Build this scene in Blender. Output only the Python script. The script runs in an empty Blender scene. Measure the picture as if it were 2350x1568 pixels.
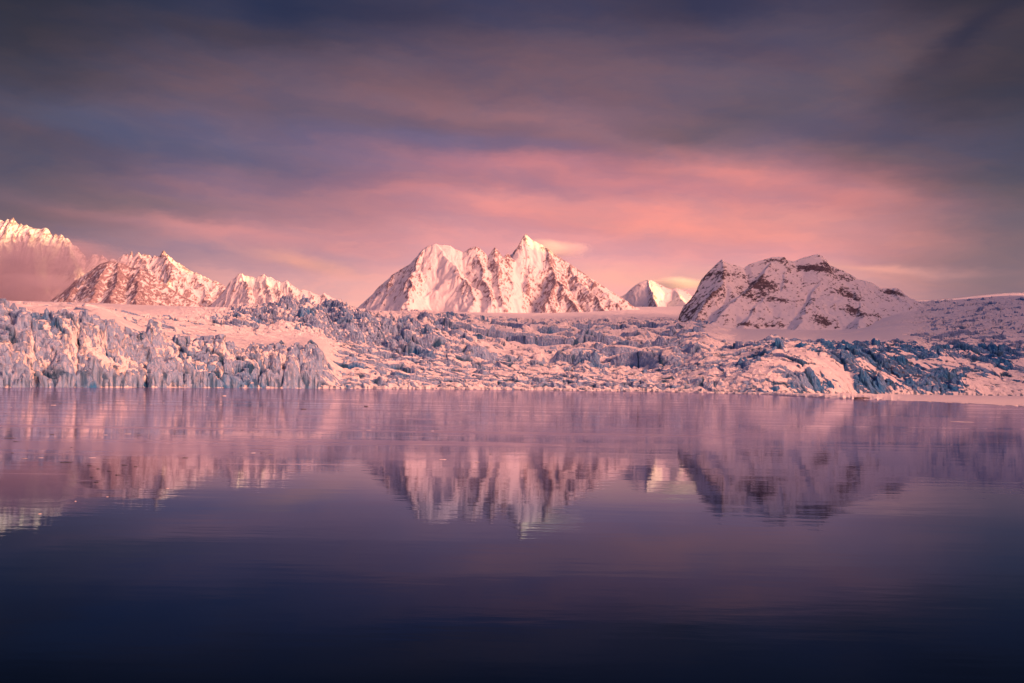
import bpy, math, random
import numpy as np

# ------------------------------------------------------------------ camera, sky, sun
S = bpy.context.scene
C = S.collection
CAM_H = 6.0
FOC = 2285.0            # focal length in units where the frame is 2350 wide
ROLL = 0.016
PITCH = math.atan((877 - 784) / FOC)
SUN_AZ = math.radians(104)     # clockwise from the viewing direction (+Y)
SUN_EL = math.radians(6.0)

cam_d = bpy.data.cameras.new("camera")
cam = bpy.data.objects.new("camera", cam_d)
C.objects.link(cam)
cam_d.sensor_width = 36.0
cam_d.lens = 36.0 * FOC / 2350.0
cam_d.clip_start = 0.5
cam_d.clip_end = 90000.0
from mathutils import Matrix, Euler
cam.matrix_world = (Matrix.Translation((0, 0, CAM_H)) @ Matrix.Rotation(math.pi / 2 + PITCH, 4, 'X')
                    @ Matrix.Rotation(ROLL, 4, 'Z'))
S.camera = cam
S.view_settings.view_transform = 'Standard'
S.view_settings.look = 'None'
S.view_settings.exposure = 0.0
S.view_settings.gamma = 1.0
S.cycles.max_bounces = 10
S.cycles.volume_bounces = 7


def srgb(r, g, b, k=1.0):
    def f(c):
        c = c / 255.0
        return (c / 12.92 if c <= 0.04045 else ((c + 0.055) / 1.055) ** 2.4) * k
    return (f(r), f(g), f(b), 1.0)


class E:
    """tiny node expression helper"""
    nt = None

    def __init__(s, sock): s.s = sock

    @staticmethod
    def m(op, *a, clamp=False):
        n = E.nt.nodes.new('ShaderNodeMath'); n.operation = op; n.use_clamp = clamp
        for i, v in enumerate(a):
            if isinstance(v, E): E.nt.links.new(v.s, n.inputs[i])
            else: n.inputs[i].default_value = float(v)
        return E(n.outputs[0])

    def __add__(s, o): return E.m('ADD', s, o)
    __radd__ = __add__
    def __sub__(s, o): return E.m('SUBTRACT', s, o)
    def __rsub__(s, o): return E.m('SUBTRACT', o, s)
    def __mul__(s, o): return E.m('MULTIPLY', s, o)
    __rmul__ = __mul__
    def __truediv__(s, o): return E.m('DIVIDE', s, o)


def sstep(x, a, b):
    n = E.nt.nodes.new('ShaderNodeMapRange'); n.interpolation_type = 'SMOOTHSTEP'
    E.nt.links.new(x.s, n.inputs[0])
    n.inputs[1].default_value = a; n.inputs[2].default_value = b
    return E(n.outputs[0])


def mixc(f, a, b, mode='MIX'):
    n = E.nt.nodes.new('ShaderNodeMix'); n.data_type = 'RGBA'; n.blend_type = mode
    n.clamp_factor = True
    for idx, v in ((0, f), (6, a), (7, b)):
        if isinstance(v, E): E.nt.links.new(v.s, n.inputs[idx])
        elif idx == 0: n.inputs[0].default_value = float(v)
        else: n.inputs[idx].default_value = v
    return E(n.outputs[2])


def noise_n(vec, scale, detail=4, rough=0.5, dist=0.0):
    n = E.nt.nodes.new('ShaderNodeTexNoise')
    n.inputs['Scale'].default_value = scale; n.inputs['Detail'].default_value = detail
    n.inputs['Roughness'].default_value = rough; n.inputs['Distortion'].default_value = dist
    if vec is not None: E.nt.links.new(vec.s, n.inputs['Vector'])
    return E(n.outputs['Fac'])


def vmap(vec, scale=(1, 1, 1), rot=(0, 0, 0), loc=(0, 0, 0)):
    n = E.nt.nodes.new('ShaderNodeMapping')
    E.nt.links.new(vec.s, n.inputs[0])
    n.inputs['Scale'].default_value = scale; n.inputs['Rotation'].default_value = rot
    n.inputs['Location'].default_value = loc
    return E(n.outputs[0])


def combine(x, y, z):
    n = E.nt.nodes.new('ShaderNodeCombineXYZ')
    for i, v in enumerate((x, y, z)):
        if isinstance(v, E): E.nt.links.new(v.s, n.inputs[i])
        else: n.inputs[i].default_value = float(v)
    return E(n.outputs[0])


def azel(px, py):
    """direction (azimuth, elevation) of a point of the view, the horizon falling slightly to the right"""
    a = math.atan((px - 1175) / FOC)
    v = (877 + ROLL * (px - 1175) - py) / FOC
    return a, math.atan(v * math.cos(a))


world = bpy.data.worlds.new("World")
S.world = world
world.use_nodes = True
E.nt = world.node_tree
E.nt.nodes.clear()
tc = E.nt.nodes.new('ShaderNodeTexCoord')
dvec = E(tc.outputs['Generated'])
sp = E.nt.nodes.new('ShaderNodeSeparateXYZ')
E.nt.links.new(dvec.s, sp.inputs[0])
dx, dy, dz = (E(sp.outputs[i]) for i in range(3))
A = E.m('ARCTAN2', dx, dy)
EL = E.m('ARCSINE', dz)
# slow warping of the cloud field
wv = combine(A * 3.0, EL * 9.0, 0.0)
w1 = noise_n(wv, 1.6, 5, 0.6) - 0.5
w2 = noise_n(vmap(wv, loc=(7, 3, 1)), 2.0, 5, 0.6) - 0.5
Aw = A + w1 * 0.10
Ew = EL + w2 * 0.05


def col_ramp(cols, pys, px):
    n = E.nt.nodes.new('ShaderNodeValToRGB')
    E.nt.links.new((Ew * 2.0).s, n.inputs[0])
    cr = n.color_ramp; cr.interpolation = 'B_SPLINE'
    pts = []
    for c, py in zip(cols, pys):
        pts.append((max(0.0, azel(px, py)[1] * 2.0), srgb(*c)))
    while len(cr.elements) < len(pts): cr.elements.new(0.5)
    for e, (p, c) in zip(cr.elements, pts):
        e.position = p; e.color = c
    return E(n.outputs[0])


PYS = [760, 700, 600, 520, 440, 350, 250, 150, 50, -150]
SKYC = {
    0: [(158, 128, 138), (150, 120, 130), (126, 102, 116), (112, 94, 106), (100, 86, 101), (86, 79, 99), (80, 71, 88), (64, 60, 74), (48, 48, 63), (36, 38, 54)],
    590: [(246, 182, 170), (246, 178, 168), (214, 154, 160), (186, 130, 141), (150, 112, 129), (112, 98, 124), (106, 90, 108), (88, 75, 92), (62, 62, 86), (42, 46, 74)],
    1175: [(252, 184, 176), (250, 182, 174), (238, 164, 168), (226, 150, 152), (196, 128, 141), (142, 108, 130), (117, 95, 114), (106, 84, 100), (84, 73, 93), (48, 50, 80)],
    1760: [(246, 176, 176), (244, 172, 170), (228, 155, 160), (224, 148, 147), (196, 128, 137), (148, 110, 121), (114, 97, 117), (108, 88, 102), (90, 75, 91), (46, 48, 76)],
    2350: [(150, 120, 128), (144, 115, 124), (130, 108, 118), (116, 99, 110), (103, 89, 98), (82, 76, 92), (64, 63, 82), (53, 52, 68), (43, 43, 58), (32, 36, 54)],
}
keys = sorted(SKYC)
sky = col_ramp(SKYC[0], PYS, 0)
for k0, k1 in zip(keys[:-1], keys[1:]):
    f = sstep(Aw, azel(k0, 700)[0], azel(k1, 700)[0])
    sky = mixc(f, sky, col_ramp(SKYC[k1], PYS, k1))


def band(sky, px, py, sx, sy, slope, col, k):
    a0, e0 = azel(px, py)
    da = (Aw - a0)
    de = (EL + w2 * 0.04 - e0) + da * slope
    u = da * (FOC / sx); v = de * (FOC / sy)
    g = E.m('EXPONENT', (u * u + v * v) * -0.5) * k
    return mixc(g, sky, srgb(*col))


cn = noise_n(combine(A * 4.0, EL * 13.0 + A * 2.0, 0.3), 1.5, 6, 0.6, 0.6)
cn2 = noise_n(combine(A * 9.0, EL * 60.0 + A * 6.0, 0.9), 1.4, 4, 0.5, 0.3)
for args in [
    (1080, 215, 420, 60, 0.0, (122, 92, 104), 0.75),
    (1250, 262, 330, 20, 0.05, (146, 108, 120), 0.65),
    (1760, 240, 330, 50, -0.25, (108, 88, 98), 0.8),
    (2250, 190, 150, 60, -0.3, (66, 58, 70), 0.7),
    (60, 300, 90, 14, 0.1, (98, 78, 90), 0.6),
    (330, 315, 230, 26, 0.1, (86, 87, 114), 0.65),
    (700, 345, 260, 26, 0.1, (98, 96, 126), 0.6),
    (1060, 318, 190, 12, 0.03, (112, 102, 132), 0.6),
    (1320, 338, 90, 9, 0.1, (112, 98, 130), 0.4),
    (1560, 355, 240, 18, 0.25, (162, 114, 122), 0.8),
    (1980, 300, 240, 30, 0.2, (80, 76, 100), 0.6),
    (2040, 350, 120, 16, 0.1, (118, 96, 106), 0.5),
    (1080, 405, 260, 22, 0.1, (176, 122, 136), 0.5),
    (1290, 372, 200, 16, 0.02, (200, 128, 140), 0.6),
    (1420, 420, 300, 26, 0.12, (206, 132, 140), 0.8),
    (1720, 412, 180, 16, 0.18, (224, 138, 136), 0.85),
    (1180, 470, 150, 22, 0.1, (232, 146, 148), 0.7),
    (1480, 500, 260, 20, 0.1, (246, 154, 144), 0.95),
    (1380, 478, 200, 16, 0.1, (238, 148, 144), 0.7),
    (1850, 505, 150, 22, 0.15, (226, 148, 144), 0.7),
    (520, 530, 220, 13, 0.06, (222, 146, 146), 0.75),
    (300, 470, 200, 22, 0.0, (122, 102, 112), 0.6),
    (420, 580, 200, 24, 0.0, (150, 126, 144), 0.5),
    (690, 602, 70, 12, 0.2, (240, 166, 148), 0.7),
    (2000, 612, 130, 7, 0.04, (228, 160, 152), 0.85),
    (1560, 640, 260, 16, 0.0, (250, 182, 162), 0.6),
    (620, 0, 110, 40, 0.0, (36, 44, 74), 0.7),
    (880, 8, 130, 24, 0.0, (38, 44, 74), 0.5),
    (1140, -10, 150, 36, 0.0, (50, 52, 80), 0.3),
    (1600, -10, 160, 30, 0.0, (40, 44, 72), 0.6),
    (2250, 60, 80, 26, -0.7, (32, 38, 64), 0.6),
    (1690, 110, 150, 26, 0.1, (76, 68, 92), 0.6),
    (420, 55, 200, 16, 0.0, (68, 58, 72), 0.6),
]:
    sky = band(sky, *args)
# blue gaps against warm cloud
gap = sstep(cn, 0.62, 0.36)
sky = mixc(gap * 0.55 * sstep(EL, 0.08, 0.22), sky, mixc(1.0, sky, (0.78, 0.97, 1.12, 1), 'MULTIPLY'))
sky = mixc(sstep(cn2, 0.35, 0.7) * 0.30, sky, mixc(1.0, sky, (1.14, 1.02, 0.98, 1), 'MULTIPLY'))
cn3 = noise_n(combine(A * 12.0 + w1 * 2.0, EL * 42.0 + w2 * 3.0, 2.3), 1.0, 5, 0.5, 0.3)
sky = mixc(sstep(cn3, 0.3, 0.7), mixc(1.0, sky, (0.91, 0.95, 1.0, 1), 'MULTIPLY'), mixc(1.0, sky, (1.10, 1.05, 1.0, 1), 'MULTIPLY'))
# the rest of the dome: violet overhead, sunset glow round the sun's quarter
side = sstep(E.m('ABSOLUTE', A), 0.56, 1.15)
zen = sstep(EL, 0.40, 0.9)
rn = E.nt.nodes.new('ShaderNodeValToRGB')
E.nt.links.new(EL.s, rn.inputs[0])
cr = rn.color_ramp
cr.elements[0].position = 0.0; cr.elements[0].color = (0.52, 0.24, 0.27, 1)
cr.elements[1].position = 1.0; cr.elements[1].color = (0.09, 0.11, 0.23, 1)
e_ = cr.elements.new(0.3); e_.color = (0.28, 0.18, 0.26, 1)
rear = E(rn.outputs[0])
sky = mixc(side, sky, rear)
sky = mixc(zen, sky, (0.09, 0.11, 0.23, 1))
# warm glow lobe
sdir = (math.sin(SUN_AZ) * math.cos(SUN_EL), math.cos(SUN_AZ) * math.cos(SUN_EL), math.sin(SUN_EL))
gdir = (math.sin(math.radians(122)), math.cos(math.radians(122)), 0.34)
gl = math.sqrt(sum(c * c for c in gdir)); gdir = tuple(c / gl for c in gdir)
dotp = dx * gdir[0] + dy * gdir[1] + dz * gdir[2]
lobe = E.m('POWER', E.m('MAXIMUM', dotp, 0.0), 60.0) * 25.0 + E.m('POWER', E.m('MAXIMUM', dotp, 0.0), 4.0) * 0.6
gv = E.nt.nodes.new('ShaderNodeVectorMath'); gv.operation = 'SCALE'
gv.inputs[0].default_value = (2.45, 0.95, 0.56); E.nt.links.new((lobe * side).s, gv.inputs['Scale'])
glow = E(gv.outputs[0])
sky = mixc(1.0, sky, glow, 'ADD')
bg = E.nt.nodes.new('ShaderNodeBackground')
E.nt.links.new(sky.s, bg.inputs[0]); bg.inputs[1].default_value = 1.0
nish = E.nt.nodes.new('ShaderNodeTexSky'); nish.sky_type = 'NISHITA'; nish.sun_disc = False
nish.sun_elevation = SUN_EL; nish.sun_rotation = SUN_AZ
bg2 = E.nt.nodes.new('ShaderNodeBackground')
E.nt.links.new(nish.outputs[0], bg2.inputs[0]); bg2.inputs[1].default_value = 0.003
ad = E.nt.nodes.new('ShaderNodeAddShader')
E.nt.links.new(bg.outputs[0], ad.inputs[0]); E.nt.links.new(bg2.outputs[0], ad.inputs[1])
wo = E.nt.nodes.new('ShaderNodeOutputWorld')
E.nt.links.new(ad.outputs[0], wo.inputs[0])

sun_d = bpy.data.lights.new("sun", 'SUN')
sun_d.energy = 5.0
sun_d.color = (1.0, 0.74, 0.20)
sun_d.angle = math.radians(0.5)
sun = bpy.data.objects.new("sun", sun_d)
C.objects.link(sun)
sun.rotation_euler = (math.pi / 2 - SUN_EL, 0, math.pi - SUN_AZ)
from mathutils import Vector
sun.rotation_euler = Vector(sdir).to_track_quat('Z', 'Y').to_euler()

# ------------------------------------------------------------------ numpy noise
F32 = np.float32


def _h(ix, iy, iz, seed):
    h = (ix.astype(np.int64) * 374761393 + iy.astype(np.int64) * 668265263 + iz * 2147483647 * 0 + np.asarray(iz).astype(np.int64) * 1274126177 + seed * 974634777) & 0xffffffff
    h = ((h ^ (h >> 13)) * 1274126177) & 0xffffffff
    h = ((h ^ (h >> 16)) * 2246822519) & 0xffffffff
    return h ^ (h >> 15)


def pn2(x, y, seed=0):
    x0 = np.floor(x); y0 = np.floor(y)
    fx = (x - x0).astype(F32); fy = (y - y0).astype(F32)
    ix = x0.astype(np.int64); iy = y0.astype(np.int64)
    u = fx * fx * fx * (fx * (fx * 6 - 15) + 10); v = fy * fy * fy * (fy * (fy * 6 - 15) + 10)
    z = np.int64(0)

    def g(dx_, dy_):
        a = (_h(ix + dx_, iy + dy_, z, seed) & 1023).astype(F32) * F32(2 * math.pi / 1024)
        return np.cos(a) * (fx - dx_) + np.sin(a) * (fy - dy_)
    n00 = g(0, 0); n10 = g(1, 0); n01 = g(0, 1); n11 = g(1, 1)
    return ((n00 * (1 - u) + n10 * u) * (1 - v) + (n01 * (1 - u) + n11 * u) * v) * F32(1.5)


def fbm(x, y, o=4, seed=0, gain=0.5, lac=2.03):
    s = 0; a = 1.0; t = 0
    for i in range(o):
        s = s + a * pn2(x, y, seed + i * 17); t += a
        x = x * lac + 13.7; y = y * lac - 7.3; a *= gain
    return s / t


def ridged(x, y, o=4, seed=0, gain=0.55, lac=2.1):
    s = 0; a = 1.0; t = 0
    for i in range(o):
        s = s + a * (1 - 2 * np.abs(pn2(x, y, seed + i * 17))); t += a
        x = x * lac + 3.7; y = y * lac - 9.3; a *= gain
    return s / t


def vor(x, y, seed=0):
    """nearest jittered cell: random value, two tilts, offset from its centre, F2-F1"""
    ix = np.floor(x).astype(np.int64); iy = np.floor(y).astype(np.int64)
    b1 = np.full(x.shape, 9e9, F32); b2 = b1.copy(); bh = np.zeros(x.shape, np.int64)
    ox = np.zeros(x.shape, F32); oy = ox.copy()
    for i in (-1, 0, 1):
        for j in (-1, 0, 1):
            h = _h(ix + i, iy + j, np.int64(0), seed)
            cx = (ix + i) + 0.08 + 0.84 * ((h & 255) / 255.0); cy = (iy + j) + 0.08 + 0.84 * (((h >> 8) & 255) / 255.0)
            ddx = (x - cx).astype(F32); ddy = (y - cy).astype(F32)
            d = np.sqrt(ddx * ddx + ddy * ddy)
            m = d < b1
            b2 = np.where(m, b1, np.minimum(b2, d))
            b1 = np.where(m, d, b1); bh = np.where(m, h, bh)
            ox = np.where(m, ddx, ox); oy = np.where(m, ddy, oy)
    r = ((bh >> 16) & 255).astype(F32) / 255; t1 = ((bh >> 20) & 255).astype(F32) / 127.5 - 1
    t2 = ((bh >> 12) & 255).astype(F32) / 127.5 - 1
    return r, t1, t2, ox, oy, b2 - b1


def ss(x, a, b):
    t = np.clip((x - a) / (b - a), 0, 1)
    return t * t * (3 - 2 * t)


def blur(a, n, it=2):
    for _ in range(it):
        for ax in (0, 1):
            p = np.pad(a, [(n, n) if k == ax else (0, 0) for k in (0, 1)], mode='edge')
            c = np.cumsum(p, axis=ax, dtype=np.float64)
            c = np.concatenate([np.zeros_like(np.take(c, [0], axis=ax)), c], axis=ax)
            L = a.shape[ax]; w = 2 * n + 1
            a = (np.take(c, range(w, w + L), axis=ax) - np.take(c, range(0, L), axis=ax)) / w
    return a.astype(F32)


# ------------------------------------------------------------------ mesh helpers
def grid_mesh(name, X, Y, Z, mat, attrs=None, smooth=False):
    r, c = X.shape
    me = bpy.data.meshes.new(name)
    me.vertices.add(r * c)
    co = np.stack([X, Y, Z], -1).astype(F32).reshape(-1)
    me.vertices.foreach_set('co', co)
    idx = np.arange(r * c, dtype=np.int32).reshape(r, c)
    q = np.stack([idx[:-1, :-1], idx[:-1, 1:], idx[1:, 1:], idx[1:, :-1]], -1).reshape(-1)
    nf = (r - 1) * (c - 1)
    me.loops.add(nf * 4); me.polygons.add(nf)
    me.loops.foreach_set('vertex_index', q)
    me.polygons.foreach_set('loop_start', np.arange(0, nf * 4, 4, dtype=np.int32))
    me.update(calc_edges=True)
    me.polygons.foreach_set('use_smooth', np.full(nf, smooth))
    for k, v in (attrs or {}).items():
        at = me.attributes.new(k, 'FLOAT', 'POINT')
        at.data.foreach_set('value', v.astype(F32).reshape(-1))
    me.materials.append(mat)
    ob = bpy.data.objects.new(name, me)
    C.objects.link(ob)
    return ob


def tag(o, label=None, cat=None, group=None, kind=None):
    if label: o['label'] = label
    if cat: o['category'] = cat
    if group: o['group'] = group
    if kind: o['kind'] = kind
    return o


def P3(px, py, Yd):
    """the point that far out along the line of sight"""
    X = (px - 1175) / FOC * Yd
    Z = CAM_H + (877 + ROLL * (px - 1175) - py) / FOC * Yd
    return (X, Yd, Z)


# ------------------------------------------------------------------ materials
def new_mat(name):
    m = bpy.data.materials.new(name); m.use_nodes = True
    E.nt = m.node_tree
    b = m.node_tree.nodes['Principled BSDF']
    return m, b


def attr(name):
    n = E.nt.nodes.new('ShaderNodeAttribute'); n.attribute_name = name
    return E(n.outputs['Fac'])


def pos():
    return E(E.nt.nodes.new('ShaderNodeNewGeometry').outputs['Position'])


def bump(h, strength, dist):
    n = E.nt.nodes.new('ShaderNodeBump')
    n.inputs['Strength'].default_value = strength; n.inputs['Distance'].default_value = dist
    E.nt.links.new(h.s, n.inputs['Height'])
    return n


SNOW = (0.86, 0.82, 0.84, 1)


def mountain_mat(name, rock_col, rock_col2, sc, snow=SNOW, tilt=1.1, bs=0.7):
    m, b = new_mat(name)
    p = pos()
    rk = attr('rock')
    n1 = noise_n(vmap(vmap(p, rot=(0, tilt, 0)), scale=(0.42, 0.5, 1)), 0.06 * sc, 7, 0.72)
    n2 = noise_n(p, 0.012 * sc, 5, 0.6)
    n4 = noise_n(vmap(vmap(p, rot=(0, tilt, 0)), scale=(0.3, 0.6, 1)), 0.025 * sc, 4, 0.6)
    f = sstep(rk + (n1 - 0.5) * 3.0 + (n4 - 0.5) * 1.0, 0.46, 0.70)
    n3 = noise_n(vmap(p, scale=(1, 1, 0.35)), 0.05 * sc, 5, 0.7)
    rc = mixc(sstep(n3, 0.35, 0.65), rock_col, rock_col2)
    c = mixc(f, snow, rc)
    E.nt.links.new(c.s, b.inputs['Base Color'])
    b.inputs['Roughness'].default_value = 0.9
    b.inputs['Specular IOR Level'].default_value = 0.15
    bn = bump(n1 * (0.25 + f) + n2 * 1.2, bs, 12.0 / sc)
    E.nt.links.new(bn.outputs[0], b.inputs['Normal'])
    return m


M_far = mountain_mat('far_snow_rock', (0.22, 0.165, 0.20, 1), (0.42, 0.34, 0.38, 1), 1.3, bs=0.5)  # rock paled in its colour to stand in for distance haze
M_near = mountain_mat('near_snow_rock', (0.085, 0.065, 0.085, 1), (0.19, 0.145, 0.17, 1), 2.7, tilt=0.55, bs=0.4)


def glacier_mat():
    m, b = new_mat('glacier_ice')
    p = pos()
    ice = attr('ice'); deep = attr('deep'); grey_mix = attr('grey_mix')
    n1 = noise_n(p, 0.25, 6, 0.65)
    n2 = noise_n(p, 0.03, 4, 0.6)
    n3 = noise_n(vmap(p, scale=(1, 1, 0.35)), 0.7, 4, 0.6)
    slot_shade = attr('slot_shade')
    vo = E.nt.nodes.new('ShaderNodeTexVoronoi'); vo.inputs['Scale'].default_value = 0.38
    E.nt.links.new(vmap(p, scale=(1, 1, 0.6)).s, vo.inputs['Vector'])
    vd = E(vo.outputs['Distance'])
    f = sstep(ice + (n1 - 0.5) * 1.1 + (n3 - 0.5) * 0.7, 0.42, 0.58)
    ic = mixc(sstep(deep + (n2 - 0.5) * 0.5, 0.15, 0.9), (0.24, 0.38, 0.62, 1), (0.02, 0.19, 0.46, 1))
    ic = mixc(sstep(n3, 0.42, 0.70) * 0.6 * (1.0 - deep * 0.8), ic, (0.68, 0.66, 0.75, 1))
    ic = mixc(grey_mix * sstep(n1, 0.4, 0.7) * 0.8, ic, (0.13, 0.11, 0.12, 1))
    c = mixc(f, SNOW, ic)
    c = mixc(slot_shade, c, (0.02, 0.09, 0.20, 1))  # crevasse darkness put into the colour as dark blue
    E.nt.links.new(c.s, b.inputs['Base Color'])
    E.nt.links.new((0.9 - f * 0.35).s, b.inputs['Roughness'])
    b.inputs['Specular IOR Level'].default_value = 0.25
    bn = bump(n1 + n3 * 0.6 + vd * f * 0.7, 0.9, 1.8)
    E.nt.links.new(bn.outputs[0], b.inputs['Normal'])
    return m


M_gl = glacier_mat()


def water_mat():
    m, b = new_mat('sea_water')
    E.nt.nodes.remove(b)
    out = [n for n in E.nt.nodes if n.type == 'OUTPUT_MATERIAL'][0]
    geo = E.nt.nodes.new('ShaderNodeNewGeometry')
    p = E(geo.outputs['Position'])
    sx = E.nt.nodes.new('ShaderNodeSeparateXYZ'); E.nt.links.new(p.s, sx.inputs[0])
    X_, Y_ = E(sx.outputs[0]), E(sx.outputs[1])
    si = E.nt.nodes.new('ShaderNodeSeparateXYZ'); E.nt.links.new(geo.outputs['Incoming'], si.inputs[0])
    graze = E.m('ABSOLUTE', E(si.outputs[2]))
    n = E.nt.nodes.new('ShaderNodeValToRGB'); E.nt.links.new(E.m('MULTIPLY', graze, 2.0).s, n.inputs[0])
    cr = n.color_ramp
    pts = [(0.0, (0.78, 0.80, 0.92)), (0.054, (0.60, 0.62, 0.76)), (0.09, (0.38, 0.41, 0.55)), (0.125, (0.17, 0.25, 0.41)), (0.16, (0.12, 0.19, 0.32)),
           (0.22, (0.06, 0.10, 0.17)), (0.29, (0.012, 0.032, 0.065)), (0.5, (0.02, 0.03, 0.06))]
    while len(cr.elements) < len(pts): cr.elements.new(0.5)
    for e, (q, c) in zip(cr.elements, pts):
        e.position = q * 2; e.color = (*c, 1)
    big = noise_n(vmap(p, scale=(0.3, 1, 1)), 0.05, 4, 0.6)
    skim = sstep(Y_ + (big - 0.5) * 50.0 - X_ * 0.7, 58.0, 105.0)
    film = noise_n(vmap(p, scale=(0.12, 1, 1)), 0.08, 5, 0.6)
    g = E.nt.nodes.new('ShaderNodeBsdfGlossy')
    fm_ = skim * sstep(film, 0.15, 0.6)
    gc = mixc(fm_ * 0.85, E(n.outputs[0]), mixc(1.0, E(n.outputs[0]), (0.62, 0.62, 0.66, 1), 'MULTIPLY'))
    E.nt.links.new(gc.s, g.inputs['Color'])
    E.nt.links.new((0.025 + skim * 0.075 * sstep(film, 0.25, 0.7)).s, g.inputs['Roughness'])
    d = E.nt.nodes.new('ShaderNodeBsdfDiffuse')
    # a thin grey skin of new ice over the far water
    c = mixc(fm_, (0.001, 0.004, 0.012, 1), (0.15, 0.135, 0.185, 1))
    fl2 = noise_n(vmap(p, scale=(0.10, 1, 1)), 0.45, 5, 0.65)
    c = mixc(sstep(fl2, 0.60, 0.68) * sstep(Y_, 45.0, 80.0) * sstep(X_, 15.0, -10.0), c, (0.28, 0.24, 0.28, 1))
    E.nt.links.new(c.s, d.inputs['Color'])
    r1 = noise_n(vmap(p, scale=(0.35, 1, 1), rot=(0, 0, 0.1)), 1.6, 3, 0.5)
    r2 = noise_n(vmap(p, scale=(0.2, 1, 1)), 0.25, 3, 0.5)
    bn = bump(r1 * 0.2 + r2, 0.06, 0.22)
    E.nt.links.new(bn.outputs[0], g.inputs['Normal'])
    ad_ = E.nt.nodes.new('ShaderNodeAddShader')
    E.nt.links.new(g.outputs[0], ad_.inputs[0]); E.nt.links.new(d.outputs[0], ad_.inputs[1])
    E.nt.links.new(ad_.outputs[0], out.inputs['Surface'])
    return m


M_water = water_mat()

# ------------------------------------------------------------------ water
def sheet(name, x0, x1, y0, y1, z, mat):
    X, Y = np.meshgrid(np.linspace(x0, x1, 9), np.linspace(y0, y1, 9))
    return grid_mesh(name, X, Y, np.full_like(X, z), mat)


w = sheet('water', -12500, 12500, -15500, 13500, 0.0, M_water)
tag(w, 'still dark fjord water mirroring the glacier and the peaks', 'water', kind='structure')

# ------------------------------------------------------------------ glacier
# rows of (distance, picture height) seen along a few bearings, from the water's edge inland
GT = {
    -700: [(330, 889), (370, 700), (700, 670), (1500, 640), (5000, 600), (9000, 560)],
    0: [(442, 889), (484, 716), (600, 706), (1000, 696), (1600, 690), (3000, 690), (9000, 690)],
    200: [(485, 889), (512, 768), (560, 720), (900, 703), (1500, 697), (3000, 695), (9000, 695)],
    350: [(528, 890), (562, 795), (640, 766), (900, 735), (1400, 712), (2500, 702), (9000, 700)],
    560: [(582, 891), (612, 814), (670, 800), (850, 765), (1200, 738), (1500, 722), (2500, 716), (9000, 705)],
    715: [(615, 892), (640, 822), (700, 806), (900, 770), (1200, 744), (1500, 724), (1800, 718), (9000, 708)],
    790: [(635, 893), (660, 878), (720, 850), (900, 800), (1200, 754), (1500, 730), (1900, 722), (9000, 710)],
    900: [(670, 893), (690, 886), (760, 866), (900, 828), (1200, 778), (1700, 740), (2500, 722), (9000, 710)],
    1200: [(762, 895), (780, 890), (850, 873), (1000, 848), (1400, 800), (2000, 762), (3000, 735), (4500, 721), (9000, 712)],
    1500: [(806, 899), (822, 890), (900, 868), (1100, 835), (1400, 800), (1900, 768), (2600, 742), (4000, 720), (9000, 704)],
    1640: [(800, 901), (815, 880), (850, 850), (1000, 815), (1300, 785), (1800, 764), (2600, 745), (9000, 700)],
    1780: [(790, 903), (808, 870), (850, 838), (950, 800), (1200, 780), (1600, 768), (2300, 755), (9000, 700)],
    1900: [(840, 906), (862, 872), (920, 826), (1020, 796), (1200, 788), (1500, 780), (2000, 768), (9000, 690)],
    2100: [(930, 907), (955, 878), (1030, 832), (1140, 800), (1300, 792), (1700, 775), (2200, 742), (2700, 692), (9000, 690)],
    2350: [(980, 909), (1005, 886), (1100, 845), (1220, 810), (1500, 780), (2000, 735), (2700, 686), (3500, 678), (9000, 672)],
    3300: [(1000, 912), (1030, 880), (1150, 830), (1300, 790), (1700, 720), (2300, 650), (3300, 600), (9000, 560)],
}
gk = np.array(sorted(GT))
yfront_k = np.array([GT[k][0][0] for k in gk], float)


def smooth_interp(x, xk, yk):
    """monotone-ish cubic between knots"""
    m = np.zeros(len(xk)); d = np.diff(yk) / np.diff(xk)
    m[1:-1] = np.where(d[:-1] * d[1:] > 0, 2 * d[:-1] * d[1:] / (d[:-1] + d[1:] + 1e-9), 0)
    m[0] = d[0]; m[-1] = d[-1]
    i = np.clip(np.searchsorted(xk, x) - 1, 0, len(xk) - 2)
    h = (xk[i + 1] - xk[i]); t = np.clip((x - xk[i]) / h, 0, 1)
    return ((2 * t**3 - 3 * t**2 + 1) * yk[i] + (t**3 - 2 * t**2 + t) * h * m[i] + (-2 * t**3 + 3 * t**2) * yk[i + 1] + (t**3 - t**2) * h * m[i + 1])


px = np.concatenate([np.linspace(-700, -60, 120, endpoint=False), np.linspace(-60, 2410, 1750, endpoint=False), np.linspace(2410, 3300, 160)])
s = [-14.0]
while s[-1] < 8200:
    v = s[-1]
    s.append(v + (0.55 if v < 40 else 0.55 + (v - 40) * 0.0024))
s = np.array(s)
NR, NC = len(s), len(px)
yf = smooth_interp(px, gk.astype(float), yfront_k)
PX = np.broadcast_to(px, (NR, NC)); SS = np.broadcast_to(s[:, None], (NR, NC)).astype(np.float64)
Yg = yf[None, :] + SS
Xg = (PX - 1175) / FOC * Yg
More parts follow.
